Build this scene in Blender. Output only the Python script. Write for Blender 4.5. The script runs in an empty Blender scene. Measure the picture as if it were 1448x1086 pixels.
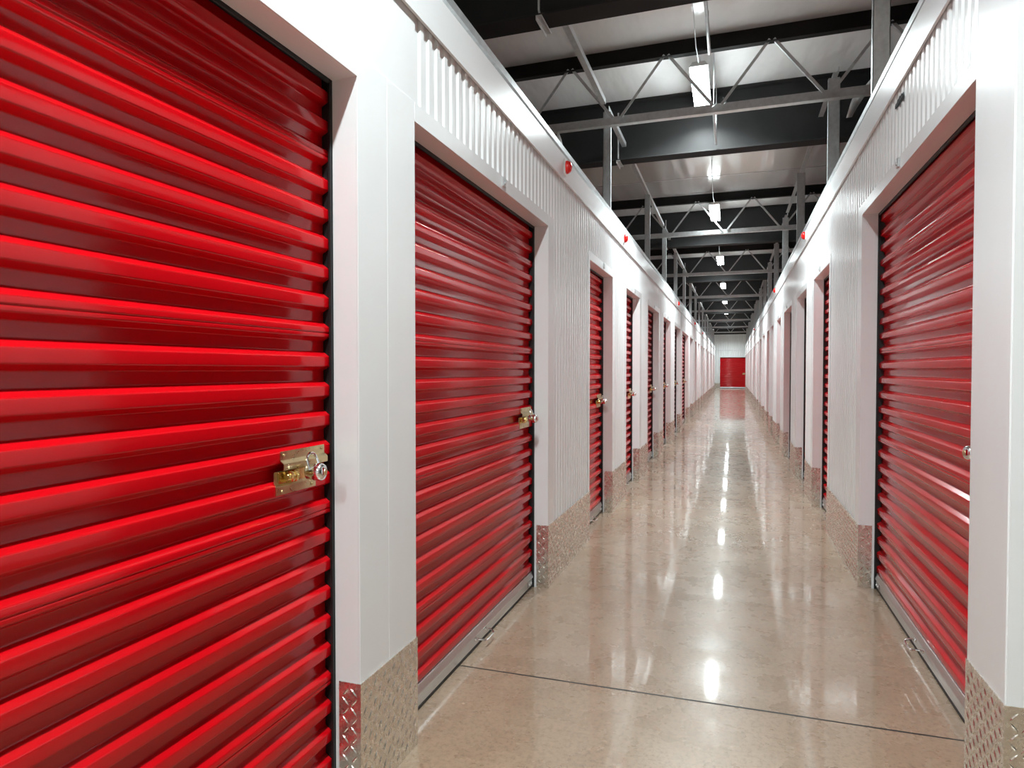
import bpy, math, random
from mathutils import Vector, Matrix

random.seed(7)
S = bpy.context.scene
COL = S.collection
PI = math.pi

# ------------------------------------------------------------------ camera, world, exposure
EYE = 1.32
cam_d = bpy.data.cameras.new('camera')
cam = bpy.data.objects.new('camera', cam_d)
COL.objects.link(cam)
cam_d.sensor_fit = 'HORIZONTAL'
cam_d.sensor_width = 36.0
FPX = 918.0                                  # focal length in pixels of the 1448 px wide frame
cam_d.lens = FPX / 1448.0 * 36.0
cam_d.clip_start = 0.02
cam_d.clip_end = 200.0
cam.location = (0.0, 0.0, EYE)
YAW = math.atan((1036 - 724) / FPX)
PITCH = math.atan(20.0 / FPX)
cam.rotation_euler = (PI / 2 - PITCH, 0.0, YAW)
S.camera = cam

world = bpy.data.worlds.new('world')
S.world = world
world.use_nodes = True
bg = world.node_tree.nodes['Background']
bg.inputs[0].default_value = (0.9, 0.95, 1.0, 1.0)
bg.inputs[1].default_value = 0.15

S.view_settings.view_transform = 'Standard'
S.view_settings.look = 'None'
S.view_settings.gamma = 1.0
S.view_settings.use_curve_mapping = False
S.view_settings.exposure = 0.72
LAMP = 22.0                                  # radiance of the glowing tubes
BEAM = 62.0                                  # watts sent down by each strip light
SPREAD = 150.0                               # its beam, degrees
S.cycles.use_denoising = True
S.cycles.max_bounces = 14
S.cycles.diffuse_bounces = 8
S.cycles.glossy_bounces = 5
S.cycles.sample_clamp_indirect = 8.0

# ------------------------------------------------------------------ measured layout
XL, XR = -1.052, 0.734                       # corridor faces of the two partition walls
YEND = 42.0                                  # partitions stop at a cross aisle
YWALL = 48.6                                 # end wall
YNEAR = -5.0
YRIGHT = 2.15                                # right partition starts at the cross aisle beside the camera
HL, HR = 2.545, 2.645                        # where the corrugated sheet goes under the top trim
TRIM_H, CAP_H = 0.155, 0.07
DECK = 4.20
RECESS = 0.108                               # curtain behind the wall face
JAMB = 0.082                                 # depth of the white returns
KICK = 0.38
LEFT = [(-0.06, 1.674, 2.18), (2.037, 3.758, 2.18), (4.955, 5.96, 2.17), (6.775, 7.81, 2.17), (8.59, 9.91, 2.17),
        (10.61, 11.87, 2.17), (12.70, 14.20, 2.17), (14.66, 16.80, 2.17), (17.38, 18.77, 2.17), (19.70, 20.60, 2.17),
        (21.57, 22.60, 2.17), (23.6, 24.7, 2.17)] + [(25.6 + 2 * i, 26.8 + 2 * i, 2.17) for i in range(8)]
RIGHT = [(2.462, 4.39, 2.25), (5.78, 6.83, 2.18), (7.49, 8.58, 2.18), (9.33, 10.62, 2.18), (11.35, 12.31, 2.18),
         (13.34, 14.17, 2.18), (14.85, 15.80, 2.18)] + [(16.9 + 1.95 * i, 18.1 + 1.95 * i, 2.18) for i in range(13)]
ORD = ('first second third fourth fifth sixth seventh eighth ninth tenth eleventh twelfth thirteenth fourteenth fifteenth '
       'sixteenth seventeenth eighteenth nineteenth twentieth twenty-first twenty-second twenty-third twenty-fourth').split()

# ------------------------------------------------------------------ materials
def mat(name, color, rough=0.5, metal=0.0, spec=0.5, coat=0.0):
    m = bpy.data.materials.new(name)
    m.use_nodes = True
    b = m.node_tree.nodes['Principled BSDF']
    b.inputs['Base Color'].default_value = (*color, 1)
    b.inputs['Roughness'].default_value = rough
    b.inputs['Metallic'].default_value = metal
    b.inputs['Specular IOR Level'].default_value = spec
    b.inputs['Coat Weight'].default_value = coat
    b.inputs['Coat Roughness'].default_value = 0.08
    return m, m.node_tree, b

def nd(t, kind, **kw):
    n = t.nodes.new(kind)
    for k, v in kw.items():
        if k in n.inputs.keys() if hasattr(n.inputs, 'keys') else False:
            n.inputs[k].default_value = v
        else:
            setattr(n, k, v)
    return n

def noise(t, scale, detail=3.0, rough=0.5, vec=None):
    n = t.nodes.new('ShaderNodeTexNoise')
    n.inputs['Scale'].default_value = scale
    n.inputs['Detail'].default_value = detail
    n.inputs['Roughness'].default_value = rough
    if vec is not None:
        t.links.new(vec, n.inputs['Vector'])
    return n

def ramp(t, src, stops):
    r = t.nodes.new('ShaderNodeValToRGB')
    els = r.color_ramp.elements
    while len(els) < len(stops):
        els.new(0.5)
    for e, (p, c) in zip(els, stops):
        e.position = p
        e.color = (*c, 1) if len(c) == 3 else c
    t.links.new(src, r.inputs[0])
    return r

def mapping(t, scale=(1, 1, 1)):
    tc = t.nodes.new('ShaderNodeTexCoord')
    mp = t.nodes.new('ShaderNodeMapping')
    mp.inputs['Scale'].default_value = scale
    t.links.new(tc.outputs['Object'], mp.inputs['Vector'])
    return mp.outputs[0]

def bump(t, b, src, strength=0.1, dist=0.01):
    n = t.nodes.new('ShaderNodeBump')
    n.inputs['Strength'].default_value = strength
    n.inputs['Distance'].default_value = dist
    t.links.new(src, n.inputs['Height'])
    t.links.new(n.outputs[0], b.inputs['Normal'])
    return n

M = {}
def painted(key, color, rough, var=0.04, spec=0.5, coat=0.0, wave=0.02):
    m, t, b = mat(key, color, rough, 0, spec, coat)
    v = mapping(t)
    n = noise(t, 3.0, 4, 0.6, v)
    lo = tuple(c * (1 - var) for c in color)
    hi = tuple(min(1, c * (1 + var)) for c in color)
    r = ramp(t, n.outputs[0], [(0.3, lo), (0.7, hi)])
    t.links.new(r.outputs[0], b.inputs['Base Color'])
    n2 = noise(t, 9.0, 2, 0.5, v)
    bump(t, b, n2.outputs[0], wave, 0.01)
    M[key] = m
    return m

painted('white_paint', (0.80, 0.805, 0.81), 0.27, 0.015)
painted('white_sheet', (0.80, 0.805, 0.81), 0.22, 0.015)
painted('red_paint', (0.50, 0.0022, 0.006), 0.13, 0.03, 0.42, 0.0, 0.006)
painted('dark_steel', (0.027, 0.026, 0.026), 0.7, 0.15, 0.10)
painted('black_rubber', (0.008, 0.008, 0.009), 0.5, 0.1)
painted('strobe_red', (0.75, 0.012, 0.010), 0.25, 0.05)
painted('plastic_white', (0.75, 0.75, 0.74), 0.35, 0.02)
painted('tag_ink', (0.03, 0.03, 0.033), 0.85, 0.2, 0.05)
painted('outer_wall', (0.32, 0.33, 0.34), 0.6, 0.05)
painted('torn_vinyl', (0.70, 0.70, 0.69), 0.35, 0.08)

def metal(key, color, rough, var=0.12, scale=(6, 6, 6), bumpy=0.02, met=1.0):
    m, t, b = mat(key, color, rough, met)
    v = mapping(t, scale)
    n = noise(t, 4.0, 4, 0.6, v)
    r = ramp(t, n.outputs[0], [(0.3, tuple(c * (1 - var) for c in color)), (0.7, tuple(min(1, c * (1 + var)) for c in color))])
    t.links.new(r.outputs[0], b.inputs['Base Color'])
    rr = ramp(t, n.outputs[0], [(0.3, (rough * 0.8,) * 3), (0.7, (rough * 1.25,) * 3)])
    t.links.new(rr.outputs[0], b.inputs['Roughness'])
    n2 = noise(t, 20.0, 2, 0.5, v)
    bump(t, b, n2.outputs[0], bumpy, 0.005)
    M[key] = m
metal('galvanised', (0.60, 0.615, 0.62), 0.36, 0.12, (6, 6, 6), 0.02, 0.55)
metal('aluminium', (0.66, 0.67, 0.68), 0.36, 0.06, (1, 30, 30))
metal('tread_plate', (0.76, 0.72, 0.65), 0.26, 0.10, (10, 10, 10), 0.04, 0.95)
metal('chrome', (0.83, 0.83, 0.84), 0.12, 0.03)
metal('brass', (0.72, 0.52, 0.20), 0.22, 0.12, (12, 12, 12))
metal('latch_zinc', (0.62, 0.50, 0.29), 0.30, 0.10, (12, 12, 12))

def floor_mat():
    m, t, b = mat('polished_concrete', (0.4, 0.33, 0.26), 0.2)
    v = mapping(t)
    big = noise(t, 0.8, 2, 0.5, v)
    r1 = ramp(t, big.outputs[0], [(0.30, (0.275, 0.195, 0.132)), (0.50, (0.325, 0.240, 0.170)), (0.72, (0.375, 0.295, 0.22))])
    fine = noise(t, 55.0, 5, 0.75, v)
    r2 = ramp(t, fine.outputs[0], [(0.34, (0.60, 0.57, 0.54)), (0.5, (0.97, 0.96, 0.95)), (0.68, (1.12, 1.08, 1.04))])
    mx = t.nodes.new('ShaderNodeMix'); mx.data_type = 'RGBA'; mx.blend_type = 'MULTIPLY'
    mx.inputs[0].default_value = 0.85
    t.links.new(r1.outputs[0], mx.inputs[6]); t.links.new(r2.outputs[0], mx.inputs[7])
    mid = noise(t, 6.0, 4, 0.6, v)
    r3 = ramp(t, mid.outputs[0], [(0.3, (1.00, 0.99, 0.98)), (0.7, (1.13, 1.125, 1.12))])
    mx2 = t.nodes.new('ShaderNodeMix'); mx2.data_type = 'RGBA'; mx2.blend_type = 'MULTIPLY'
    mx2.inputs[0].default_value = 1.0
    t.links.new(mx.outputs[2], mx2.inputs[6]); t.links.new(r3.outputs[0], mx2.inputs[7])
    t.links.new(mx2.outputs[2], b.inputs['Base Color'])
    rr = ramp(t, mid.outputs[0], [(0.3, (0.24,) * 3), (0.7, (0.32,) * 3)])
    t.links.new(rr.outputs[0], b.inputs['Roughness'])
    b.inputs['Specular IOR Level'].default_value = 0.6
    b.inputs['Coat Weight'].default_value = 0.7
    b.inputs['Coat Roughness'].default_value = 0.05
    wav = noise(t, 2.5, 1, 0.5, v)
    bump(t, b, wav.outputs[0], 0.02, 0.02)
    M['floor'] = m
floor_mat()

def deck_mat():
    m, t, b = mat('roof_vinyl', (0.62, 0.62, 0.61), 0.3)
    v = mapping(t, (1.0, 0.35, 1.0))
    n = noise(t, 3.2, 3, 0.5, v)
    r = ramp(t, n.outputs[0], [(0.3, (0.84, 0.84, 0.83)), (0.7, (0.90, 0.90, 0.89))])
    t.links.new(r.outputs[0], b.inputs['Base Color'])
    b.inputs['Roughness'].default_value = 0.16
    bump(t, b, n.outputs[0], 0.7, 0.05)
    M['deck'] = m
deck_mat()

def foil_mat():
    m, t, b = mat('foil_facing', (0.86, 0.85, 0.83), 0.18, 0.40, 0.7)
    n = noise(t, 1.5, 2, 0.5, mapping(t, (1.5, 0.16, 1.0)))
    n2 = noise(t, 0.5, 2, 0.5, mapping(t, (1.0, 1.0, 1.0)))
    r = ramp(t, n2.outputs[0], [(0.35, (0.86, 0.855, 0.84)), (0.65, (0.93, 0.925, 0.91))])
    t.links.new(r.outputs[0], b.inputs['Base Color'])
    bump(t, b, n.outputs[0], 0.8, 0.06)
    M['foil'] = m
foil_mat()

def lamp_mat():
    m = bpy.data.materials.new('lit_tube')
    m.use_nodes = True
    t = m.node_tree
    t.nodes.clear()
    e = t.nodes.new('ShaderNodeEmission')
    e.inputs[0].default_value = (0.88, 0.99, 1.0, 1)
    e.inputs[1].default_value = LAMP
    o = t.nodes.new('ShaderNodeOutputMaterial')
    t.links.new(e.outputs[0], o.inputs[0])
    M['lamp'] = m
lamp_mat()

# ------------------------------------------------------------------ mesh helpers
class MB:
    def __init__(s):
        s.v = []; s.f = []
    def add(s, verts, faces):
        o = len(s.v)
        s.v += [tuple(p) for p in verts]
        s.f += [tuple(i + o for i in f) for f in faces]
    def quad(s, a, b, c, d):
        s.add([a, b, c, d], [(0, 1, 2, 3)])
    def box(s, x0, x1, y0, y1, z0, z1, bev=0.0):
        if bev <= 0:
            v = [(x, y, z) for z in (z0, z1) for y in (y0, y1) for x in (x0, x1)]
            s.add(v, [(0, 2, 3, 1), (4, 5, 7, 6), (0, 1, 5, 4), (2, 6, 7, 3), (0, 4, 6, 2), (1, 3, 7, 5)])
            return
        b = min(bev, (x1 - x0) / 2.01, (y1 - y0) / 2.01, (z1 - z0) / 2.01)
        import itertools
        vs = []; idx = {}
        X = (x0, x1); Y = (y0, y1); Z = (z0, z1)
        for i, j, k in itertools.product((0, 1), repeat=3):
            sx = b if i == 0 else -b; sy = b if j == 0 else -b; sz = b if k == 0 else -b
            idx[(i, j, k, 0)] = len(vs); vs.append((X[i], Y[j] + sy, Z[k] + sz))
            idx[(i, j, k, 1)] = len(vs); vs.append((X[i] + sx, Y[j], Z[k] + sz))
            idx[(i, j, k, 2)] = len(vs); vs.append((X[i] + sx, Y[j] + sy, Z[k]))
        fs = []
        for i in (0, 1):
            fs.append([idx[(i, j, k, 0)] for j, k in ((0, 0), (1, 0), (1, 1), (0, 1))])
            fs.append([idx[(j, i, k, 1)] for j, k in ((0, 0), (1, 0), (1, 1), (0, 1))])
            fs.append([idx[(j, k, i, 2)] for j, k in ((0, 0), (1, 0), (1, 1), (0, 1))])
        for j in (0, 1):
            for k in (0, 1):
                fs.append([idx[(0, j, k, 1)], idx[(1, j, k, 1)], idx[(1, j, k, 2)], idx[(0, j, k, 2)]])
                fs.append([idx[(j, 0, k, 0)], idx[(j, 1, k, 0)], idx[(j, 1, k, 2)], idx[(j, 0, k, 2)]])
                fs.append([idx[(j, k, 0, 0)], idx[(j, k, 1, 0)], idx[(j, k, 1, 1)], idx[(j, k, 0, 1)]])
        for i, j, k in itertools.product((0, 1), repeat=3):
            fs.append([idx[(i, j, k, 0)], idx[(i, j, k, 1)], idx[(i, j, k, 2)]])
        s.add(vs, fs)
    def prism(s, poly, a, b, axis, close=True):
        """poly: 2-D points; extruded from a to b along axis ('x','y','z')."""
        def p3(p, t):
            if axis == 'y': return (p[0], t, p[1])
            if axis == 'z': return (p[0], p[1], t)
            return (t, p[0], p[1])
        n = len(poly)
        v = [p3(p, a) for p in poly] + [p3(p, b) for p in poly]
        f = [(i, (i + 1) % n, n + (i + 1) % n, n + i) for i in range(n if close else n - 1)]
        if close:
            f += [tuple(range(n))[::-1], tuple(range(n, 2 * n))]
        s.add(v, f)
    def strip(s, pa, pb):
        n = len(pa)
        s.add(list(pa) + list(pb), [(i, i + 1, n + i + 1, n + i) for i in range(n - 1)])
    def tube(s, pts, r, seg=8, caps=True):
        pts = [Vector(p) for p in pts]
        rings = []
        prev = None
        for i, p in enumerate(pts):
            if i == 0: d = pts[1] - p
            elif i == len(pts) - 1: d = p - pts[i - 1]
            else: d = (pts[i + 1] - p).normalized() + (p - pts[i - 1]).normalized()
            d.normalize()
            if prev is None:
                up = Vector((0, 0, 1)) if abs(d.z) < 0.9 else Vector((1, 0, 0))
                a = d.cross(up).normalized()
            else:
                a = (prev - d * prev.dot(d)).normalized()
            prev = a
            b = d.cross(a)
            rr = r[i] if isinstance(r, (list, tuple)) else r
            rings.append([p + a * rr * math.cos(2 * PI * k / seg) + b * rr * math.sin(2 * PI * k / seg) for k in range(seg)])
        v = [q for R in rings for q in R]
        f = []
        for i in range(len(rings) - 1):
            for k in range(seg):
                f.append((i * seg + k, i * seg + (k + 1) % seg, (i + 1) * seg + (k + 1) % seg, (i + 1) * seg + k))
        if caps:
            f.append(tuple(range(seg))[::-1]); f.append(tuple(range((len(rings) - 1) * seg, len(rings) * seg)))
        s.add(v, f)
    def lathe(s, prof, origin, axis, seg=24):
        """prof: (t along axis, radius)."""
        pts = []
        O = Vector(origin); A = Vector(axis).normalized()
        up = Vector((0, 0, 1)) if abs(A.z) < 0.9 else Vector((1, 0, 0))
        B = A.cross(up).normalized(); Cc = A.cross(B)
        v = []
        for t, r in prof:
            for k in range(seg):
                an = 2 * PI * k / seg
                v.append(O + A * t + (B * math.cos(an) + Cc * math.sin(an)) * max(r, 1e-4))
        f = []
        for i in range(len(prof) - 1):
            for k in range(seg):
                f.append((i * seg + k, i * seg + (k + 1) % seg, (i + 1) * seg + (k + 1) % seg, (i + 1) * seg + k))
        f.append(tuple(range(seg))[::-1]); f.append(tuple(range((len(prof) - 1) * seg, len(prof) * seg)))
        s.add(v, f)
    def build(s, name, m, parent=None, smooth=None):
        me = bpy.data.meshes.new(name)
        me.from_pydata(s.v, [], s.f)
        import bmesh
        bm = bmesh.new(); bm.from_mesh(me)
        bmesh.ops.remove_doubles(bm, verts=bm.verts, dist=1e-6)
        bmesh.ops.recalc_face_normals(bm, faces=bm.faces)
        bm.to_mesh(me); bm.free()
        if smooth:
            me.polygons.foreach_set('use_smooth', [True] * len(me.polygons))
            me.set_sharp_from_angle(angle=math.radians(smooth))
        me.materials.append(M[m])
        me.update()
        o = bpy.data.objects.new(name, me)
        COL.objects.link(o)
        if parent is not None:
            o.parent = parent
        return o

def empty(name, loc=(0, 0, 0), rz=0.0):
    o = bpy.data.objects.new(name, None)
    o.empty_display_size = 0.1
    COL.objects.link(o)
    o.location = loc
    o.rotation_euler = (0, 0, rz)
    return o

def tag(o, label, cat, group=None):
    o['label'] = label; o['category'] = cat; o['kind'] = 'thing'
    if group: o['group'] = group
    return o

def struct(o):
    o['kind'] = 'structure'
    return o

def copy_tree(o, parent=None):
    c = o.copy()
    COL.objects.link(c)
    if parent is not None:
        c.parent = parent
    for ch in list(o.children):
        copy_tree(ch, c)
    return c

def arc(cx, cy, r, a0, a1, n):
    return [(cx + r * math.cos(a0 + (a1 - a0) * i / n), cy + r * math.sin(a0 + (a1 - a0) * i / n)) for i in range(n + 1)]

def rounded(poly, r, n=3):
    """round the inner corners of an open 2-D polyline."""
    out = [poly[0]]
    for i in range(1, len(poly) - 1):
        p, a, b = Vector(poly[i]), Vector(poly[i - 1]), Vector(poly[i + 1])
        da, db = (a - p), (b - p)
        rr = min(r, da.length * 0.45, db.length * 0.45)
        pa, pb = p + da.normalized() * rr, p + db.normalized() * rr
        for k in range(n + 1):
            t = k / n
            q = pa * (1 - t) ** 2 + p * 2 * t * (1 - t) + pb * t * t
            out.append((q.x, q.y))
    out.append(poly[-1])
    return out

# ------------------------------------------------------------------ floor, roof deck, outer walls
m = MB()
m.box(-9, 9, YNEAR, YWALL + 0.3, -0.12, 0.0)
fl = struct(m.build('floor', 'floor'))
JOINT = 2.66
# saw-cut control joints: thin dark filler strips lying in the slab
n_trim = [0]
def trim_name():
    n_trim[0] += 1
    return 'trim_%d' % n_trim[0]
m = MB()
for x0, x1, dy0, dy1 in ((-9, 9, -0.15, 0.165),):
    steps = 90
    L, R = [], []
    for i in range(steps + 1):
        x = x0 + (x1 - x0) * i / steps
        y = JOINT + (x + 0.2) * 0.017 + random.uniform(-0.0012, 0.0012)
        w = 0.0042 + random.uniform(-0.0008, 0.0008)
        L.append((x, y - w, 0.0006)); R.append((x, y + w, 0.0006))
    m.strip(L, R)
struct(m.build('floor_joint', 'black_rubber'))

m = MB()
NX, NY = 2, 2
m.box(-9, 9, YNEAR, YWALL + 0.3, DECK, DECK + 0.12)
struct(m.build('ceiling', 'deck'))

m = MB(); m.box(-9, 9, YNEAR - 0.2, YNEAR, -0.12, DECK + 0.12); struct(m.build('wall_near', 'white_paint'))
m = MB(); m.box(-9.2, -9, YNEAR - 0.2, YWALL + 0.3, -0.12, DECK + 0.12); struct(m.build('wall_outer_left', 'outer_wall'))
m = MB(); m.box(9, 9.2, YNEAR - 0.2, YWALL + 0.3, -0.12, DECK + 0.12); struct(m.build('wall_outer_right', 'outer_wall'))

# ------------------------------------------------------------------ corrugated partition sheets
PITCH_W = 0.0675
def corr(a, b, depth=0.0075, pitch=PITCH_W):
    """(y, n) points of a mini-rib sheet between a and b; crest at n=0, valleys at -depth."""
    pts = []
    k = math.floor(a / pitch)
    prof = [(0.0, 0.0), (0.36, 0.0), (0.48, -1.0), (0.88, -1.0)]
    while k * pitch < b + pitch:
        for t, d in prof:
            pts.append(((k + t) * pitch, d * depth))
        k += 1
    def at(y):
        for (y0, d0), (y1, d1) in zip(pts, pts[1:]):
            if y0 <= y <= y1:
                return d0 + (d1 - d0) * (y - y0) / max(1e-9, y1 - y0)
        return 0.0
    inner = [p for p in pts if a + 1e-5 < p[0] < b - 1e-5]
    return [(a, at(a))] + inner + [(b, at(b))]

def sheet(mb, face, sgn, a, b, z0, z1, back=0.03):
    """sheet on plane x=face, facing sgn*x."""
    c = corr(a, b)
    lo = [(face + sgn * d, y, z0) for y, d in c]; hi = [(face + sgn * d, y, z1) for y, d in c]
    mb.strip(lo, hi)
    # back skin and ends close the panel
    x = face - sgn * back
    mb.quad((x, a, z0), (x, b, z0), (x, b, z1), (x, a, z1))
    mb.quad(lo[0], hi[0], (x, a, z1), (x, a, z0)); mb.quad(lo[-1], hi[-1], (x, b, z1), (x, b, z0))
    for y0, y1 in ((a, b),):
        for i in range(len(c) - 1):
            pass

FLAT_FAR, FLAT_NEAR, HEAD = 0.13, 0.055, 0.066   # widths of the flat surround on the wall face

def partition(name, face, sgn, spans, y0, y1, h):
    mb = MB()
    side = 'left' if sgn > 0 else 'right'
    top = h + 0.02
    edges = [y0] + [e for s in spans for e in s[:2]] + [y1]
    for i in range(0, len(edges), 2):
        a, b = edges[i], edges[i + 1]
        if b - a > 0.5:
            sheet(mb, face, sgn, a + 0.01, b - 0.01, 0.0, top)
        elif b - a > 0.02:      # narrow piers are flat sheet with one standing seam
            mb.box(min(face, face - sgn * 0.03), max(face, face - sgn * 0.03), a + (0.0 if side == 'right' and i == 0 else 0.004), b - 0.004, 0.0, h + (TRIM_H if side == 'right' and i == 0 else 0.02))
    for s in spans:
        sheet(mb, face, sgn, s[0] - 0.004, s[1] + 0.004, s[2] + HEAD - 0.01, top)
    return struct(mb.build(name, 'white_sheet'))

wl = partition('wall_left', XL, 1, LEFT, -5.0, YEND, HL)
wr = partition('wall_right', XR, -1, RIGHT, YRIGHT, YEND, HR)

# returns of the partitions at the cross aisles
def cross_wall(name, x0, x1, y, facing, h, kick=True):
    mb = MB()
    c = corr(x0 + (0.3 if x0 == XR else 0), x1 - (0.3 if x1 == XL else 0))
    mb.strip([(t, y + facing * (d - 0.0), 0.0) for t, d in c], [(t, y + facing * d, h + TRIM_H) for t, d in c])
    fx0, fx1 = (XR + 0.03, XR + 0.31) if x0 == XR else (XL - 0.31, XL - 0.03)
    mb.box(fx0, fx1, min(y, y - facing * 0.03), max(y, y - facing * 0.03), 0, h + TRIM_H)
    yb = y - facing * 0.035
    mb.quad((x0, yb, 0), (x1, yb, 0), (x1, yb, h + TRIM_H), (x0, yb, h + TRIM_H))
    return struct(mb.build(name, 'white_sheet'))
cross_wall('wall_aisle_near', XR, 9.0, YRIGHT, -1, HR)
cross_wall('wall_aisle_far_right', XR, 9.0, YEND, 1, HR)
cross_wall('wall_aisle_far_left', -9.0, XL, YEND, 1, HL)

# flat trim band and galvanised track along the top of each partition
def top_trim(face, sgn, y0, y1, h):
    mb = MB()
    poly = [(0.014, 0.0), (0.014, TRIM_H), (-0.05, TRIM_H), (-0.05, TRIM_H - 0.006), (0.002, TRIM_H - 0.006), (0.008, TRIM_H - 0.012), (0.008, 0.002), (0.003, 0.002), (0.003, 0.0)]
    mb.prism([(face + sgn * n, h + z) for n, z in poly], y0, y1, 'y')
    struct(mb.build(trim_name(), 'white_paint'))
    mb = MB()
    z = h + TRIM_H
    poly = [(-0.022, 0.0), (-0.022, 0.028), (0.004, 0.034), (0.004, CAP_H), (-0.11, CAP_H), (-0.11, 0.0)]
    mb.prism([(face + sgn * n, z + q) for n, q in poly], y0, y1, 'y')
    struct(mb.build(trim_name(), 'galvanised'))
top_trim(XL, 1, -5.0, YEND, HL)
top_trim(XR, -1, YRIGHT - 0.014, YEND, HR)
mb = MB(); mb.box(XR - 0.014, 9, YRIGHT - 0.014, YRIGHT + 0.03, HR, HR + TRIM_H); struct(mb.build(trim_name(), 'white_paint'))

# white pressed-metal surround of each opening: face bands, returns and soffit.
# local frame: x out of the wall (0 = wall face), y along the wall, z up; left wall rz=0, right wall rz=pi
def surround(w, h, fn, ff, name):
    mb = MB()
    t = 0.004
    D = -JAMB
    a, b = -w / 2, w / 2
    mb.box(-0.002, t, a - fn, a, 0, h + HEAD, 0.001)                     # face bands
    mb.box(-0.002, t, b, b + ff, 0, h + HEAD, 0.001)
    mb.box(-0.002, t, a, b, h, h + HEAD, 0.001)
    mb.box(D, -0.002, a - 0.012, a, 0, h)                              # returns
    mb.box(D, -0.002, b, b + 0.012, 0, h)
    mb.box(D, -0.002, a, b, h, h + 0.012)                                      # soffit
    # plain sheet behind the guides so that the opening is closed around the curtain
    mb.box(D - 0.06, D, a - 0.06, a - 0.012, 0, h + 0.3)
    mb.box(D - 0.06, D, b + 0.012, b + 0.06, 0, h + 0.3)
    return mb.build(name, 'white_paint')

# ------------------------------------------------------------------ roll-up doors
RIB = 0.0875
CREST, VALLEY = 0.012, -0.010
def curtain_profile(z0, z1):
    """(n, z) points, bottom to top: valley, underside, crest, top slope; a lapped seam on every sixth crest"""
    pts = []
    z = z0
    k = 0
    while z < z1:
        pts += [(VALLEY, z), (VALLEY, z + 0.0315), (CREST, z + 0.0430)]
        if k % 6 == 3:
            pts += [(CREST, z + 0.0530), (CREST - 0.0022, z + 0.0545), (CREST + 0.0012, z + 0.0575)]
        pts += [(CREST, z + 0.0725)]
        k += 1
        z += RIB
    pts = [p for p in pts if p[1] <= z1] + [(VALLEY, z1)]
    q = [pts[0]]
    for p in pts[1:]:
        if p[1] - q[-1][1] > 0.0005: q.append(p)
    return rounded(q, 0.0030, 3)

def make_curtain(w, h, parent):
    mb = MB()
    pr = curtain_profile(0.062, h + 0.10)
    a, b = -w / 2 + 0.001, w / 2 - 0.001
    cols = [a, a + 0.004, b - 0.004, b]
    rows = [[(n, y, z) for n, z in pr] for y in cols]
    for r0, r1 in zip(rows, rows[1:]):
        mb.strip(r0, r1)
    back = [[(p[0] - 0.0022, p[1], p[2]) for p in r] for r in (rows[0], rows[-1])]
    mb.strip(rows[0], back[0]); mb.strip(rows[-1], back[1])
    mb.strip(back[0], back[1])
    return mb.build('curtain', 'red_paint', parent, 40)

def make_latch(parent, w, h):
    """slide-bolt hasp: pressed plate bent over two ribs, brass bolt and its guide rings"""
    y1 = w / 2 - 0.036
    y0 = y1 - 0.214
    z = 1.040
    mb = MB()
    prof = [(0.0128, 0.060), (0.0128, 0.036), (0.025, 0.027), (0.025, 0.010), (0.007, 0.007), (0.007, -0.022), (0.0128, -0.034), (0.0128, -0.056)]
    prof = rounded(prof, 0.003, 2)
    t = 0.0022
    front = [(n + t, q) for n, q in prof]
    def row(pr, y): return [(n, y, z + q) for n, q in pr]
    # the upper flange is set further along than the lower plate, as the pressed plate is stepped
    def yspan(q): return (y0 + 0.022, y1) if q > 0.008 else (y0, y1 - 0.010)
    up = [p for p in prof if p[1] > 0.008]; lo = [p for p in prof if p[1] <= 0.008]
    for seg, (ya, yb) in ((up, (y0 + 0.018, y1)), (lo, (y0, y1 - 0.042))):
        f = [(n + t, q) for n, q in seg]
        loop = f + seg[::-1]
        mb.prism([(n, z + q) for n, q in loop], ya, yb, 'y')
    for ya, q in ((y0 + 0.03, 0.05), (y1 - 0.012, 0.05), (y0 + 0.022, -0.047), (y1 - 0.06, -0.047)):
        mb.lathe([(0, 0.004), (0.0025, 0.0035), (0.0035, 0.001)], (0.0135 + t, ya, z + q), (1, 0, 0), 10)
    la = mb.build('latch', 'latch_zinc', parent, 35)
    la['label'] = 'brass coloured slide latch'
    mb = MB()
    zc = z - 0.010
    mb.lathe([(0, 0.0085), (0.002, 0.010), (0.010, 0.0105), (0.012, 0.0165), (0.018, 0.0165), (0.020, 0.0115), (0.026, 0.0115), (0.028, 0.0165), (0.034, 0.0165), (0.036, 0.010), (0.046, 0.0095), (0.047, 0.008)],
             (0.024, y0 + 0.030, zc), (0, 1, 0), 20)
    mb.box(0.0095, 0.012, y0 + 0.012, y1 - 0.06, zc - 0.017, zc + 0.015, 0.001)
    bo = mb.build('bolt', 'brass', la, 35)
    bo['label'] = 'round brass bolt'
    return y1, z

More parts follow.
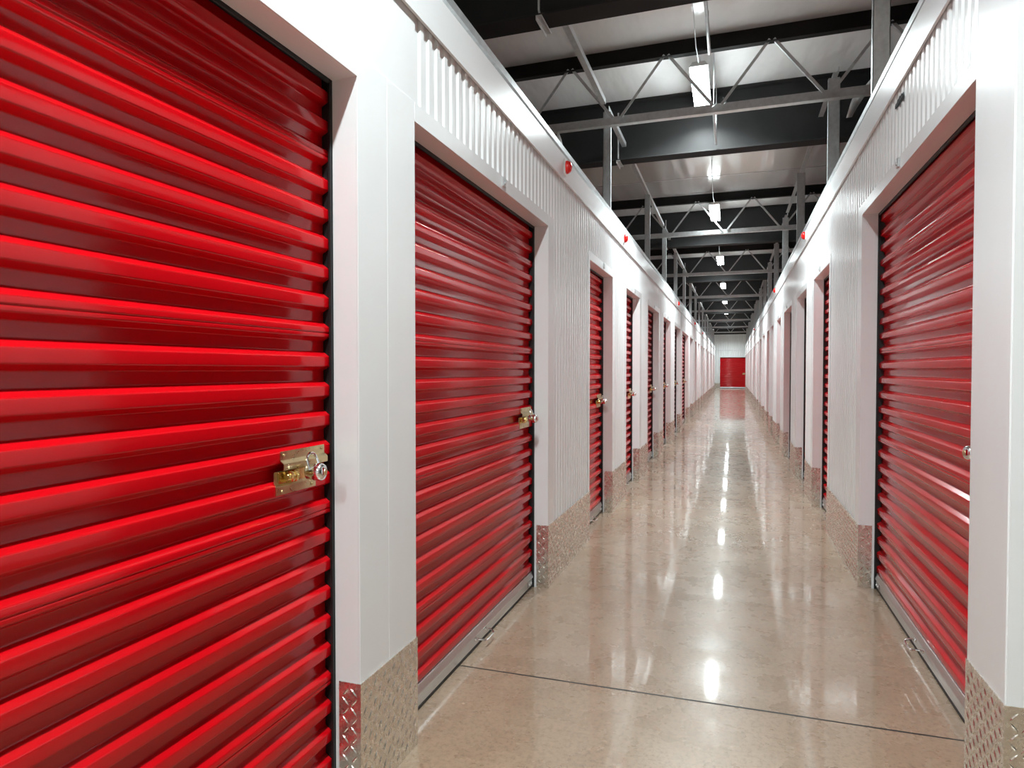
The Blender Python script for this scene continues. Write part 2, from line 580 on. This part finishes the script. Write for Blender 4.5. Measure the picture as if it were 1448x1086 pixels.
def make_bar(w, parent):
    mb = MB()
    a, b = -w / 2 + 0.013, w / 2 - 0.013
    poly = [(-0.013, 0.014), (0.015, 0.014), (0.015, 0.055), (0.0215, 0.060), (0.0215, 0.068), (0.0135, 0.090), (0.0135, 0.098), (-0.013, 0.098)]
    mb.prism(rounded(poly + [poly[0]], 0.003, 2)[:-1], a, b, 'y')
    for yy in (a + 0.05, b - 0.05):                  # end stop clips
        mb.box(0.015, 0.020, yy - 0.035, yy + 0.035, 0.022, 0.052, 0.002)
        mb.lathe([(0, 0.006), (0.004, 0.005)], (0.020, yy - 0.018, 0.037), (1, 0, 0), 8)
        mb.lathe([(0, 0.006), (0.004, 0.005)], (0.020, yy + 0.018, 0.037), (1, 0, 0), 8)
    bar = mb.build('bottom_bar', 'aluminium', parent, 40)
    bar['label'] = 'grey aluminium bottom bar'
    mb = MB()
    s = 0.065
    mb.tube([(0.014, -s, 0.046), (0.045, -s, 0.046), (0.062, -s + 0.012, 0.040), (0.066, -s + 0.03, 0.038), (0.066, s - 0.03, 0.038), (0.062, s - 0.012, 0.040), (0.045, s, 0.046), (0.014, s, 0.046)], 0.0042, 8)
    for q in (-s, s):
        mb.lathe([(0, 0.011), (0.004, 0.009)], (0.0145, q, 0.046), (1, 0, 0), 10)
    hd = mb.build('handle', 'chrome', bar, 40)
    hd['label'] = 'bent steel rod handle'
    mb = MB()
    mb.box(-0.008, 0.016, a, b, 0.001, 0.0145, 0.002)
    sl = mb.build('seal', 'black_rubber', bar)
    sl['label'] = 'black rubber bottom seal'

def make_guides(w, h, parent):
    for s in (-1, 1):
        mb = MB()
        e = s * w / 2
        mb.box(0.0165, 0.0245, *sorted((e - s * 0.010, e + s * 0.012)), 0.0, h + 0.1, 0.001)
        mb.box(-0.022, 0.0245, *sorted((e + s * 0.0005, e + s * 0.012)), 0.0, h + 0.1)
        mb.box(-0.022, -0.016, *sorted((e - s * 0.05, e + s * 0.0005)), 0.0, h + 0.1)
        g = mb.build('guide', 'black_rubber', parent)
        g['label'] = 'black side guide'
    mb = MB()
    mb.box(0.0135, 0.0245, -w / 2 + 0.011, w / 2 - 0.011, h - 0.012, h + 0.05, 0.002)
    g = mb.build('header_seal', 'black_rubber', parent)
    g['label'] = 'black brush seal above curtain'

SHUT = {}
def shutter(w, h, loc, rz, label, latch=True):
    key = (round(w, 2), h, latch)
    if key not in SHUT:
        r = empty('roller_shutter')
        make_curtain(w, h, r); make_bar(w, r); make_guides(w, h, r)
        if latch: make_latch(r, w, h)
        SHUT[key] = r
    else:
        r = copy_tree(SHUT[key])
    r.location = loc; r.rotation_euler = (0, 0, rz)
    tag(r, label, 'roll-up door', 'red roll-up doors of the storage units')
    return r

# padlock: origin at the point where the shackle hangs, in the door's local axes
def make_padlock():
    r = empty('padlock')
    mb = MB()
    # barrel body lying along y, round glossy end cap
    mb.lathe([(-0.024, 0.018), (-0.021, 0.0215), (-0.004, 0.022), (-0.001, 0.0245), (0.014, 0.0252), (0.020, 0.024), (0.026, 0.020), (0.0295, 0.012), (0.0305, 0.003)],
             (0, 0, 0), (0.985, 0.17, 0), 28)
    b = mb.build('body', 'chrome', r, 40)
    mb = MB()
    mb.lathe([(0.0300, 0.0098), (0.0316, 0.0092), (0.0318, 0.004)], (0, 0, 0), (0.985, 0.17, 0), 18)
    c = mb.build('keyway', 'latch_zinc', b, 40); c['label'] = 'round key plug on the padlock face'
    mb = MB()
    pts = [(-0.006, -0.019, 0.008), (-0.008, -0.0215, 0.026)]
    for i in range(13):
        an = PI - PI * i / 12
        pts.append((-0.010 - 0.004 * math.sin(an), 0.0215 * math.cos(an), 0.034 + 0.018 * math.sin(an)))
    pts += [(-0.006, 0.0215, 0.026), (-0.003, 0.019, 0.010)]
    mb.tube(pts, 0.0036, 8)
    s = mb.build('shackle', 'chrome', r, 40)
    return r
PAD = None
def padlock(door_w, loc, rz, label):
    global PAD
    if PAD is None: PAD = make_padlock(); r = PAD
    else: r = copy_tree(PAD)
    R = Matrix.Rotation(rz, 4, 'Z')
    p = Vector(loc) + (R @ Vector((0.060, door_w / 2 - 0.142, 1.036)))
    r.location = p; r.rotation_euler = (0, 0, rz)
    tag(r, label, 'padlock', 'padlocks on the door latches')
    return r

SUR = {}
def place_opening(face, sgn, s, i, side):
    y0, y1, h = s
    w = y1 - y0
    rz = 0.0 if sgn > 0 else PI
    cy = (y0 + y1) / 2
    spans = LEFT if side == 'left' else RIGHT
    near_gap = (y0 - spans[i - 1][1]) if i > 0 else (0.31 if side == 'right' else 0.4)
    far_gap = (spans[i + 1][0] - y1) if i + 1 < len(spans) else 1.0
    nearw = near_gap * 0.525 - 0.0005 if near_gap < 0.45 else FLAT_NEAR
    farw = far_gap * 0.475 - 0.0005 if far_gap < 0.45 else FLAT_FAR
    if side == 'right' and i == 0: nearw = near_gap - 0.002
    fn, ff = (nearw, farw) if side == 'left' else (farw, nearw)
    key = (round(w, 3), h, round(fn, 3), round(ff, 3))
    if key not in SUR:
        o = surround(w, h, fn, ff, trim_name()); SUR[key] = o
    else:
        o = SUR[key].copy(); COL.objects.link(o); o.name = trim_name()
    o.location = (face, cy, 0); o.rotation_euler = (0, 0, rz)
    struct(o)
    x = face - sgn * RECESS
    where = '%s along the %s wall from the camera' % (ORD[i], side)
    extra = ''
    if side == 'left' and i == 0: lab = 'large red roll-up door filling the left edge of the view'
    elif side == 'left' and i == 1: lab = 'wide red roll-up door just beyond the narrow white pier, left wall'
    elif side == 'right' and i == 0: lab = 'wide red roll-up door nearest the camera on the right wall'
    else: lab = 'red corrugated roll-up door, ' + where
    shutter(w, h, (x, cy, 0), rz, lab, y0 < 17)
    if y0 < 17:
        pl = {('left', 0): 'large round chrome padlock on latch of the nearest left door',
              ('left', 1): 'chrome padlock on latch of second door along the left wall',
              ('right', 0): 'round chrome padlock peeking past right white pier'}.get((side, i), 'small padlock on latch of door ' + where)
        padlock(w, (x, cy, 0), rz, pl)
for i, s in enumerate(LEFT): place_opening(XL, 1, s, i, 'left')
for i, s in enumerate(RIGHT): place_opening(XR, -1, s, i, 'right')

# ------------------------------------------------------------------ diamond tread kick plates around the foot of every pier
def lug(mb, c, ux, uz, nrm, ang, L=0.0165, W=0.0031, H=0.0022):
    """one raised lozenge on the plane through c spanned by ux, uz"""
    d = ux * math.cos(ang) + uz * math.sin(ang)
    e = -ux * math.sin(ang) + uz * math.cos(ang)
    v = [c - d * L, c - d * L * 0.4 - e * W, c + d * L * 0.4 - e * W, c + d * L, c + d * L * 0.4 + e * W, c - d * L * 0.4 + e * W,
         c - d * L * 0.45 + nrm * H, c + d * L * 0.45 + nrm * H]
    mb.add(v, [(0, 1, 6), (1, 2, 7, 6), (2, 3, 7), (3, 4, 7), (4, 5, 6, 7), (5, 0, 6)])

def lug_field(mb, o, ux, uz, nrm, w, h, p=0.029):
    nx = max(1, int((w - 0.006) / p)); nz = int((h - 0.006) / p)
    ox = (w - (nx - 1) * p) / 2; oz = (h - (nz - 1) * p) / 2
    for i in range(nx):
        for k in range(nz):
            lug(mb, o + ux * (ox + i * p) + uz * (oz + k * p), ux, uz, nrm, (0.85 if (i + k) % 2 else -0.85))

def kick_plate(face, sgn, a, b, label, ret_near=True, ret_far=True, detail=True, aisle=0.0):
    mb = MB()
    t = 0.0065
    g = 0.0072
    fx = face + sgn * g
    def bx(x0, x1, y0, y1):
        mb.box(min(x0, x1), max(x0, x1), y0, y1, 0.001, KICK)
    rd = JAMB - 0.014
    X = Vector((sgn, 0, 0)); Y = Vector((0, 1, 0)); Z = Vector((0, 0, 1))
    ya, yb = a - 0.002, b + 0.002
    bx(face + sgn * 0.0045, fx, ya, yb)
    if detail: lug_field(mb, Vector((fx, ya, 0.001)), Y, Z, X, yb - ya, KICK)
    if ret_near:
        d = aisle if aisle else rd
        bx(fx, face - sgn * d, ya - 0.0016, ya)
        if detail: lug_field(mb, Vector((fx, ya - 0.0016, 0.001)), -X, Z, -Y, d + g, KICK)
    if ret_far:
        bx(fx, face - sgn * rd, yb, yb + 0.0016)
        if detail: lug_field(mb, Vector((fx, yb + 0.0016, 0.001)), -X, Z, Y, rd + g, KICK)
    o = mb.build('kick_plate', 'tread_plate')
    tag(o, label, 'kick plate', 'diamond tread kick plates at the pier feet')

def piers(spans, y0, y1): 
    e = [y0] + [q for s in spans for q in s[:2]] + [y1]
    return [(e[i], e[i + 1]) for i in range(0, len(e), 2)]
for side, face, sgn, spans, y0 in (('left', XL, 1, LEFT, -5.0), ('right', XR, -1, RIGHT, YRIGHT)):
    ps = piers(spans, y0, YEND)
    for i, (a, b) in enumerate(ps):
        if side == 'left' and i == 0: continue            # wholly behind the camera
        j = i if side == 'left' else i + 1
        if side == 'left' and i == 1: lab = 'diamond tread kick plate on narrow pier beside the nearest left door'
        elif side == 'right' and i == 0: lab = 'diamond tread kick plate around the corner pier at right edge'
        else: lab = 'diamond tread kick plate at foot of %s white pier along the %s wall' % (ORD[j - 1], side)
        kick_plate(face, sgn, a, b, lab, True, i < len(ps) - 1, a < 20, 1.2 if (side == 'right' and i == 0) else 0.0)

# ------------------------------------------------------------------ end wall with its door
EX0, EX1, EH = -0.86, 0.90, 2.21
mb = MB()
def end_sheet(a, b, z0, z1):
    c = corr(a, b, 0.02, 0.16)
    mb.strip([(x, YWALL - d * -1.0 * -1.0, z0) for x, d in c], [(x, YWALL - d * -1.0 * -1.0, z1) for x, d in c])
end_sheet(-9, EX0, 0, 2.75); end_sheet(EX1, 9, 0, 2.75); end_sheet(EX0, EX1, EH, 2.75); end_sheet(-9, 9, 2.75, DECK)
mb.box(-9, 9, YWALL + 0.2, YWALL + 0.3, 0, DECK)
struct(mb.build('wall_end', 'white_sheet'))
mb = MB(); mb.box(-9, 9, YWALL - 0.035, YWALL - 0.02, 2.72, 2.80); struct(mb.build(trim_name(), 'white_paint'))
so = surround(EX1 - EX0, EH, 0.1, 0.1, trim_name()); so.location = ((EX0 + EX1) / 2, YWALL - 0.02, 0); so.rotation_euler = (0, 0, -PI / 2); struct(so)
shutter(EX1 - EX0, EH, ((EX0 + EX1) / 2, YWALL - 0.02 + RECESS, 0), -PI / 2, 'red roll-up door in the white wall at the far end of the corridor')
for x0, x1, nm in ((-4, EX0 - 0.002, 'left'), (EX1 + 0.002, 4, 'right')):
    mb = MB(); mb.box(x0, x1, YWALL - 0.035, YWALL - 0.0265, 0.001, KICK)
    tag(mb.build('kick_plate', 'tread_plate'), 'tread plate along the end wall %s of the far red door' % nm, 'kick plate', 'tread plates on the end wall')

# ------------------------------------------------------------------ roof steel
TX0, TX1 = -7.0, 6.0
TRUSS_Y = [5.91, 11.15, 15.9, 20.9, 25.9, 30.9, 35.9, 40.9]
NODE = 0.86
def make_truss():
    r = empty('roof_truss')
    mb = MB()                                            # dark cold-formed top purlin: zed section
    t = DECK
    poly = [(-0.005, 4.05), (-0.005, t - 0.006), (0.06, t - 0.006), (0.06, t), (-0.011, t), (-0.011, 4.056), (-0.07, 4.056), (-0.07, 4.05)]
    mb.prism(poly, TX0, TX1, 'x')
    o = mb.build('top_chord', 'dark_steel', r); o['label'] = 'dark steel top chord'
    mb = MB()
    poly = [(-0.03, 3.53), (0.03, 3.53), (0.03, 3.536), (-0.024, 3.536), (-0.024, 3.594), (0.03, 3.594), (0.03, 3.60), (-0.03, 3.60)]
    mb.prism(poly, TX0, TX1, 'x')
    o = mb.build('bottom_chord', 'galvanised', r); o['label'] = 'bright galvanised bottom chord'
    proto = {}
    for s in (-1, 1):
        mb = MB()
        dx = s * (NODE / 2 - 0.05)
        p, q = Vector((0, -0.012, 3.585)), Vector((dx, -0.012, 4.075))
        d = (q - p).normalized(); n = Vector((d.z, 0, -d.x)); Yv = Vector((0, 1, 0))
        for u0, u1, v0, v1 in ((-0.012, 0.012, -0.0025, 0.0), (-0.012, -0.009, 0.0, 0.02)):
            vs = [e + n * u + Yv * v for e in (p, q) for u in (u0, u1) for v in (v0, v1)]
            mb.add(vs, [(0, 1, 3, 2), (4, 6, 7, 5), (0, 4, 5, 1), (2, 3, 7, 6), (0, 2, 6, 4), (1, 5, 7, 3)])
        w = mb.build('web_bar', 'galvanised', r)
        proto[s] = w
    first = {-1: True, 1: True}
    x = -0.14 - NODE * 7
    while x < TX1 - 0.5:
        for s in (-1, 1):
            if TX0 + 0.1 < x + s * NODE / 2 < TX1 - 0.1:
                if first[s]: w = proto[s]; first[s] = False
                else: w = proto[s].copy(); COL.objects.link(w); w.parent = r
                w.location = (x + s * 0.035, -0.030, 0)
        x += NODE
    return r
tr0 = make_truss()
for i, y in enumerate(TRUSS_Y):
    t = tr0 if i == 0 else copy_tree(tr0)
    t.location = (0, y, 0)
    tag(t, 'nearest roof truss, its galvanised lower bar crossing at the largest lamp' if i == 0 else '%s roof truss from the camera, spanning the corridor' % ORD[i], 'roof truss', 'roof trusses over the corridor')

GIRD_Y = [4.09, 7.10, 12.35, 17.4, 22.4, 27.4, 32.4, 37.4, 43.4]
def make_girder():
    r = empty('steel_girder')
    zb, zt, w = 3.57, DECK - 0.002, 0.18
    mb = MB(); mb.box(TX0, TX1, -0.006, 0.006, zb + 0.012, zt - 0.012); mb.build('web', 'dark_steel', r)
    for z0, z1 in ((zb, zb + 0.012), (zt - 0.012, zt)):
        mb = MB(); mb.box(TX0, TX1, -w / 2, w / 2, z0, z1, 0.002); mb.build('flange', 'dark_steel', r)
    mb = MB()
    mb.box(-0.02, 0.02, -w / 2 - 0.004, w / 2 + 0.05, zb - 0.008, zb - 0.0005, 0.001)
    mb.box(-0.02, -0.015, -w / 2 - 0.004, w / 2 + 0.05, zb - 0.03, zb - 0.004, 0.001)
    mb.tube([(0, -w / 2 + 0.02, zb + 0.012), (0, -w / 2 - 0.002, zb + 0.03), (0, -w / 2, zb + 0.5)], 0.008, 6)
    b = mb.build('clamp', 'galvanised', r); b.location = (-1.18, 0, 0)
    b['label'] = 'galvanised beam clamp'
    return r
gi0 = make_girder()
for i, y in enumerate(GIRD_Y):
    g = gi0 if i == 0 else copy_tree(gi0)
    g.location = (0, y, 0)
    tag(g, 'nearest dark steel girder at the top edge of the view' if i == 0 else '%s dark steel girder from the camera under the roof' % ORD[i], 'girder', 'dark girders under the roof')

# posts rising from the partition tops
def post(x, y, z0, z1, w, label, flip):
    mb = MB()
    t = 0.004; d = 0.045
    # C section, web towards the camera (-y), flanges back, lips
    mb.box(-w / 2, w / 2, 0, t, 0, z1 - z0)
    mb.box(-w / 2, -w / 2 + t, 0, d, 0, z1 - z0); mb.box(w / 2 - t, w / 2, 0, d, 0, z1 - z0)
    mb.box(-w / 2, -w / 2 + 0.014, d - t, d, 0, z1 - z0); mb.box(w / 2 - 0.014, w / 2, d - t, d, 0, z1 - z0)
    k = 0.12
    while k < z1 - z0 - 0.05:                              # punched slots
        mb.box(-0.004, 0.004, -0.0012, 0, k, k + 0.022)
        k += 0.075
    mb.box(-w / 2 - 0.01, w / 2 + 0.01, -0.006, d + 0.006, 0, 0.006)
    o = mb.build('steel_post', 'galvanised')
    o.location = (x, y, z0)
    tag(o, label, 'post', 'galvanised posts on the partition walls')
zl, zr = HL + TRIM_H + CAP_H, HR + TRIM_H + CAP_H
PL = [6.0, 9.0, 11.3, 13.6, 16.05, 18.5, 21.05, 23.5, 26.05, 28.5, 31.05, 33.5, 36.05, 38.5, 41.05]
PR = [4.24, 6.1, 8.9, 11.4, 13.7, 16.05, 18.5, 21.05, 23.5, 26.05, 28.5, 31.05, 33.5, 36.05, 38.5, 41.05]
for i, y in enumerate(PL):
    post(XL - 0.062, y, zl, 3.70, 0.07, '%s galvanised post from the camera standing on the left wall' % ORD[i], 1)
for i, y in enumerate(PR):
    post(XR + 0.060, y, zr, DECK if i == 0 else 3.78, 0.09, 'nearest tall galvanised post on the right wall top' if i == 0 else '%s galvanised post from the camera standing on the right wall' % ORD[i], -1)

stops = sorted([(y - 0.085, y + 0.075) for y in TRUSS_Y] + [(y - 0.1, y + 0.1) for y in GIRD_Y if y < 41])
for x, z, ys, side in ((XL - 0.062, 3.70, 4.2, 'left'), (XR + 0.060, 3.78, 6.0, 'right')):
    y = ys; k = 0
    for lo, hi in stops + [(41.5, 42)]:
        if lo - y > 0.3:
            mb = MB()
            mb.prism([(x - 0.022, z), (x + 0.022, z), (x + 0.022, z + 0.045), (x + 0.017, z + 0.045), (x + 0.017, z + 0.005), (x - 0.022, z + 0.005)], y, lo, 'y')
            tag(mb.build('angle_rail', 'galvanised'), '%s length of galvanised angle rail from the camera over the %s posts' % (ORD[k], side), 'rail', 'angle rails over the posts')
            k += 1
        y = max(y, hi)

# ------------------------------------------------------------------ lamps
LX = -0.30
LAMP_Y = [0.95] + [6.43 + 5.0 * i for i in range(9)]  # first one is added overhead, out of frame, to light the near doors
LAMP_Z = 3.95
def make_lamp():
    r = empty('strip_light')
    L = 0.51
    mb = MB()
    poly = [(-0.080, 0.014), (-0.076, 0.010), (0.076, 0.010), (0.080, 0.014), (0.050, 0.050), (-0.050, 0.050)]
    mb.prism(poly, -L, L, 'y')
    o = mb.build('housing', 'plastic_white', r); o['label'] = 'white lamp housing'
    for x, zt in ((-0.054, -0.014), (0.0, -0.020), (0.054, -0.014)):
        mb = MB()
        mb.lathe([(-L + 0.010, 0.004), (-L + 0.014, 0.018), (-L + 0.03, 0.022), (L - 0.03, 0.022), (L - 0.014, 0.018), (L - 0.010, 0.004)], (x, 0, zt), (0, 1, 0), 14)
        o = mb.build('tube', 'lamp', r, 50); o['label'] = 'glowing white tube'
    ld = bpy.data.lights.new('beam', 'AREA')
    ld.shape = 'RECTANGLE'; ld.size = 0.09; ld.size_y = 2 * L - 0.06
    ld.energy = BEAM; ld.spread = math.radians(SPREAD); ld.color = (0.88, 0.99, 1.0)
    lo = bpy.data.objects.new('beam', ld); COL.objects.link(lo); lo.parent = r; lo.location = (0, 0, -0.046)
    mb = MB()
    mb.tube([(0, -L + 0.02, 0.03), (0, -L - 0.05, 0.05), (-0.01, -L - 0.2, 0.075), (0, -L - 0.9, 0.085), (0.01, -L - 1.5, 0.08), (0.01, -L - 1.56, 0.14), (0.01, -L - 1.57, DECK - LAMP_Z)], 0.004, 6)
    o = mb.build('cord', 'galvanised', r, 40); o['label'] = 'pale supply cord'
    for y in (-L + 0.36, L - 0.10):
        mb = MB()
        mb.tube([(0, y, 0.050), (0, y, DECK - LAMP_Z)], 0.0025, 6)
        mb.box(-0.02, 0.02, y - 0.012, y + 0.012, 0.049, 0.055, 0.001)
        mb.lathe([(0, 0.012), (0.02, 0.006)], (0, y, 0.055), (0, 0, 1), 8)
        o = mb.build('hanger', 'galvanised', r); o['label'] = 'thin steel hanger wire'
    return r
la0 = make_lamp()
def lamp(x, y, z, rz, lab):
    o = la0 if not lamp.used else copy_tree(la0)
    lamp.used = True
    o.location = (x, y, z); o.rotation_euler = (0, 0, rz)
    tag(o, lab, 'ceiling light', 'lit strip lights hanging over the corridor')
lamp.used = False
for i, y in enumerate(LAMP_Y):
    lab = 'added strip light above the camera, out of view' if i == 0 else ('large lit strip light hanging nearest in view' if i == 1 else '%s lit strip light in the row over the corridor' % ORD[i - 1])
    lamp(LX, y, LAMP_Z, 0, lab)
lamp(LX, -3.0, LAMP_Z, 0, 'added unseen strip light over the corridor behind the camera')  # extra lamp added out of frame to brighten near doors and pier

# ------------------------------------------------------------------ alarm strobes on the trim, conduit, tags
def make_strobe():
    r = empty('alarm_strobe')
    mb = MB(); mb.box(0, 0.010, -0.034, 0.034, -0.05, 0.05, 0.004); mb.build('base', 'plastic_white', r)
    mb = MB()
    prof = [(0.0, 0.032), (0.011, 0.032), (0.024, 0.027), (0.032, 0.019), (0.036, 0.008), (0.037, 0.002)]
    mb.lathe(prof, (0.010, 0, 0), (1, 0, 0), 20)
    mb.v = [(x, y, z * 1.3) for x, y, z in mb.v]
    o = mb.build('lens', 'strobe_red', r, 40); o['label'] = 'red domed lens'
    return r
st0 = make_strobe()
lst = [(XL + 0.014, 4.12, HL + 0.085, 0.0, 'left'), (XL + 0.014, 6.5, HL + 0.08, 0.0, 'left'), (XL + 0.014, 13.2, HL + 0.08, 0.0, 'left'), (XL + 0.014, 19.0, HL + 0.08, 0.0, 'left'), (XL + 0.014, 24.0, HL + 0.08, 0.0, 'left'),
       (XR - 0.014, 7.5, HR + 0.09, PI, 'right'), (XR - 0.014, 12.5, HR + 0.09, PI, 'right'), (XR - 0.014, 24.0, HR + 0.08, PI, 'right')]
cnt = {'left': 0, 'right': 0}
for i, (x, y, z, rz, side) in enumerate(lst):
    o = st0 if i == 0 else copy_tree(st0)
    o.location = (x, y, z); o.rotation_euler = (0, 0, rz)
    tag(o, '%s red alarm strobe from the camera on the %s top trim' % (ORD[cnt[side]], side), 'alarm strobe', 'red alarm strobes on the top trim')
    cnt[side] += 1

mb = MB(); mb.tube([(-0.205, 4.20, 4.0), (-0.205, 5.80, 4.0)], 0.013, 8)
for y in (4.6, 5.5): mb.tube([(-0.205, y, 4.0), (-0.205, y, DECK)], 0.004, 6)
tag(mb.build('conduit', 'galvanised', None, 40), 'steel conduit pipe under the roof above the nearest lamp', 'conduit')
mb = MB(); mb.tube([(-0.176, 6.0, 3.62), (-0.176, 6.98, 3.62)], 0.012, 8); mb.tube([(-0.176, 6.9, 3.62), (-0.176, 6.9, DECK)], 0.004, 6); mb.tube([(-0.176, 6.1, 3.62), (-0.176, 6.1, DECK)], 0.004, 6)
tag(mb.build('conduit', 'galvanised', None, 40), 'short conduit pipe under the dark girder behind the nearest lamp', 'conduit')

# small unit tags fixed over the doors, and the dark maker's sticker on the right wall sheet
def unit_tag(face, sgn, y, z, label):
    mb = MB()
    mb.box(min(face, face + sgn * 0.012), max(face, face + sgn * 0.012), y - 0.016, y + 0.016, z - 0.022, z + 0.022, 0.003)
    mb.box(min(face, face + sgn * 0.016), max(face, face + sgn * 0.016), y - 0.007, y + 0.007, z - 0.010, z + 0.004, 0.002)
    tag(mb.build('unit_tag', 'aluminium'), label, 'tag', 'small grey tags above the doors')
for side, face, sgn, spans in (('left', XL + 0.004, 1, LEFT), ('right', XR - 0.004, -1, RIGHT)):
    for i, s in enumerate(spans[:6]):
        if side == 'left' and i == 0: continue
        unit_tag(face, sgn, (s[0] + s[1]) / 2 + 0.05, s[2] + 0.036, 'small grey tag over %s door along the %s wall' % (ORD[i], side))

mb = MB()
c = Vector((XR - 0.0012, 3.50, 2.585))
def sp(u, v, d=0.0): return (XR - 0.0014 - d, 3.50 - u, 2.585 + v)      # u towards the camera, v up
N = 14
lo = [sp(-0.085 + 0.17 * i / N, -0.022 + 0.012 * (2 * i / N - 1) ** 2 * (1 if i < N / 2 else -0.3)) for i in range(N + 1)]
hi = [sp(-0.085 + 0.17 * i / N, 0.004 + 0.012 * math.sin(PI * i / N) + (0.006 if i % 3 == 1 else 0.0)) for i in range(N + 1)]
mb.strip(lo, hi)
st = mb.build('sticker', 'tag_ink')
tag(st, 'small dark script maker mark printed on the right wall sheet', 'sticker')
mb = MB()
for i in range(6):
    u = -0.062 + 0.022 * i
    mb.add([sp(u, -0.006, 0.0004), sp(u + 0.0015, -0.0065, 0.0004), sp(u + 0.0095, 0.0065, 0.0004), sp(u + 0.008, 0.007, 0.0004)], [(0, 1, 2, 3)])
pass
o = mb.build('lettering', 'white_paint', st); o['label'] = 'pale script strokes'

mb = MB(); mb.box(-8.9, 8.9, 7.20, 11.03, DECK - 0.006, DECK + 0.003)
struct(mb.build(trim_name(), 'foil'))
for yy in (2.6, 5.15, 8.9, 10.15):
    mb = MB(); mb.box(-9, 9, yy - 0.012, yy + 0.012, DECK - 0.010, DECK + 0.002); struct(mb.build(trim_name(), 'galvanised'))

# torn scraps of the white roof insulation hanging beside the girder
def scrap(pts, width, label):
    mb = MB()
    L, R = [], []
    for i, (x, y, z) in enumerate(pts):
        j = random.uniform(0.75, 1.2) * (0.55 if i in (0, len(pts) - 1) else 1.0)
        a = 0.9 * math.sin(i * 1.7)
        L.append((x - width / 2 * j * math.cos(a), y - width / 2 * j * math.sin(a), z + 0.012 * math.sin(i * 2.3)))
        R.append((x + width / 2 * j * math.cos(a), y + width / 2 * j * math.sin(a), z - 0.012 * math.sin(i * 1.9)))
    mb.strip(L, R)
    o = mb.build('torn_insulation', 'torn_vinyl', None, 80)
    md = o.modifiers.new('thick', 'SOLIDIFY'); md.thickness = 0.004
    tag(o, label, 'insulation scrap', 'torn white insulation scraps at the girder')
scrap([(1.03, 6.93, 3.72), (1.07, 6.93, 3.83), (1.12, 6.94, 3.92), (1.19, 6.93, 3.99), (1.28, 6.94, 4.07), (1.36, 6.94, 4.197)], 0.10, 'torn white insulation scrap hanging against the dark girder, right side')
scrap([(-1.55, 5.92, 3.33), (-1.53, 5.93, 3.39), (-1.55, 5.92, 3.46), (-1.56, 5.91, 3.535)], 0.06, 'small torn white insulation curl below the truss, left side')
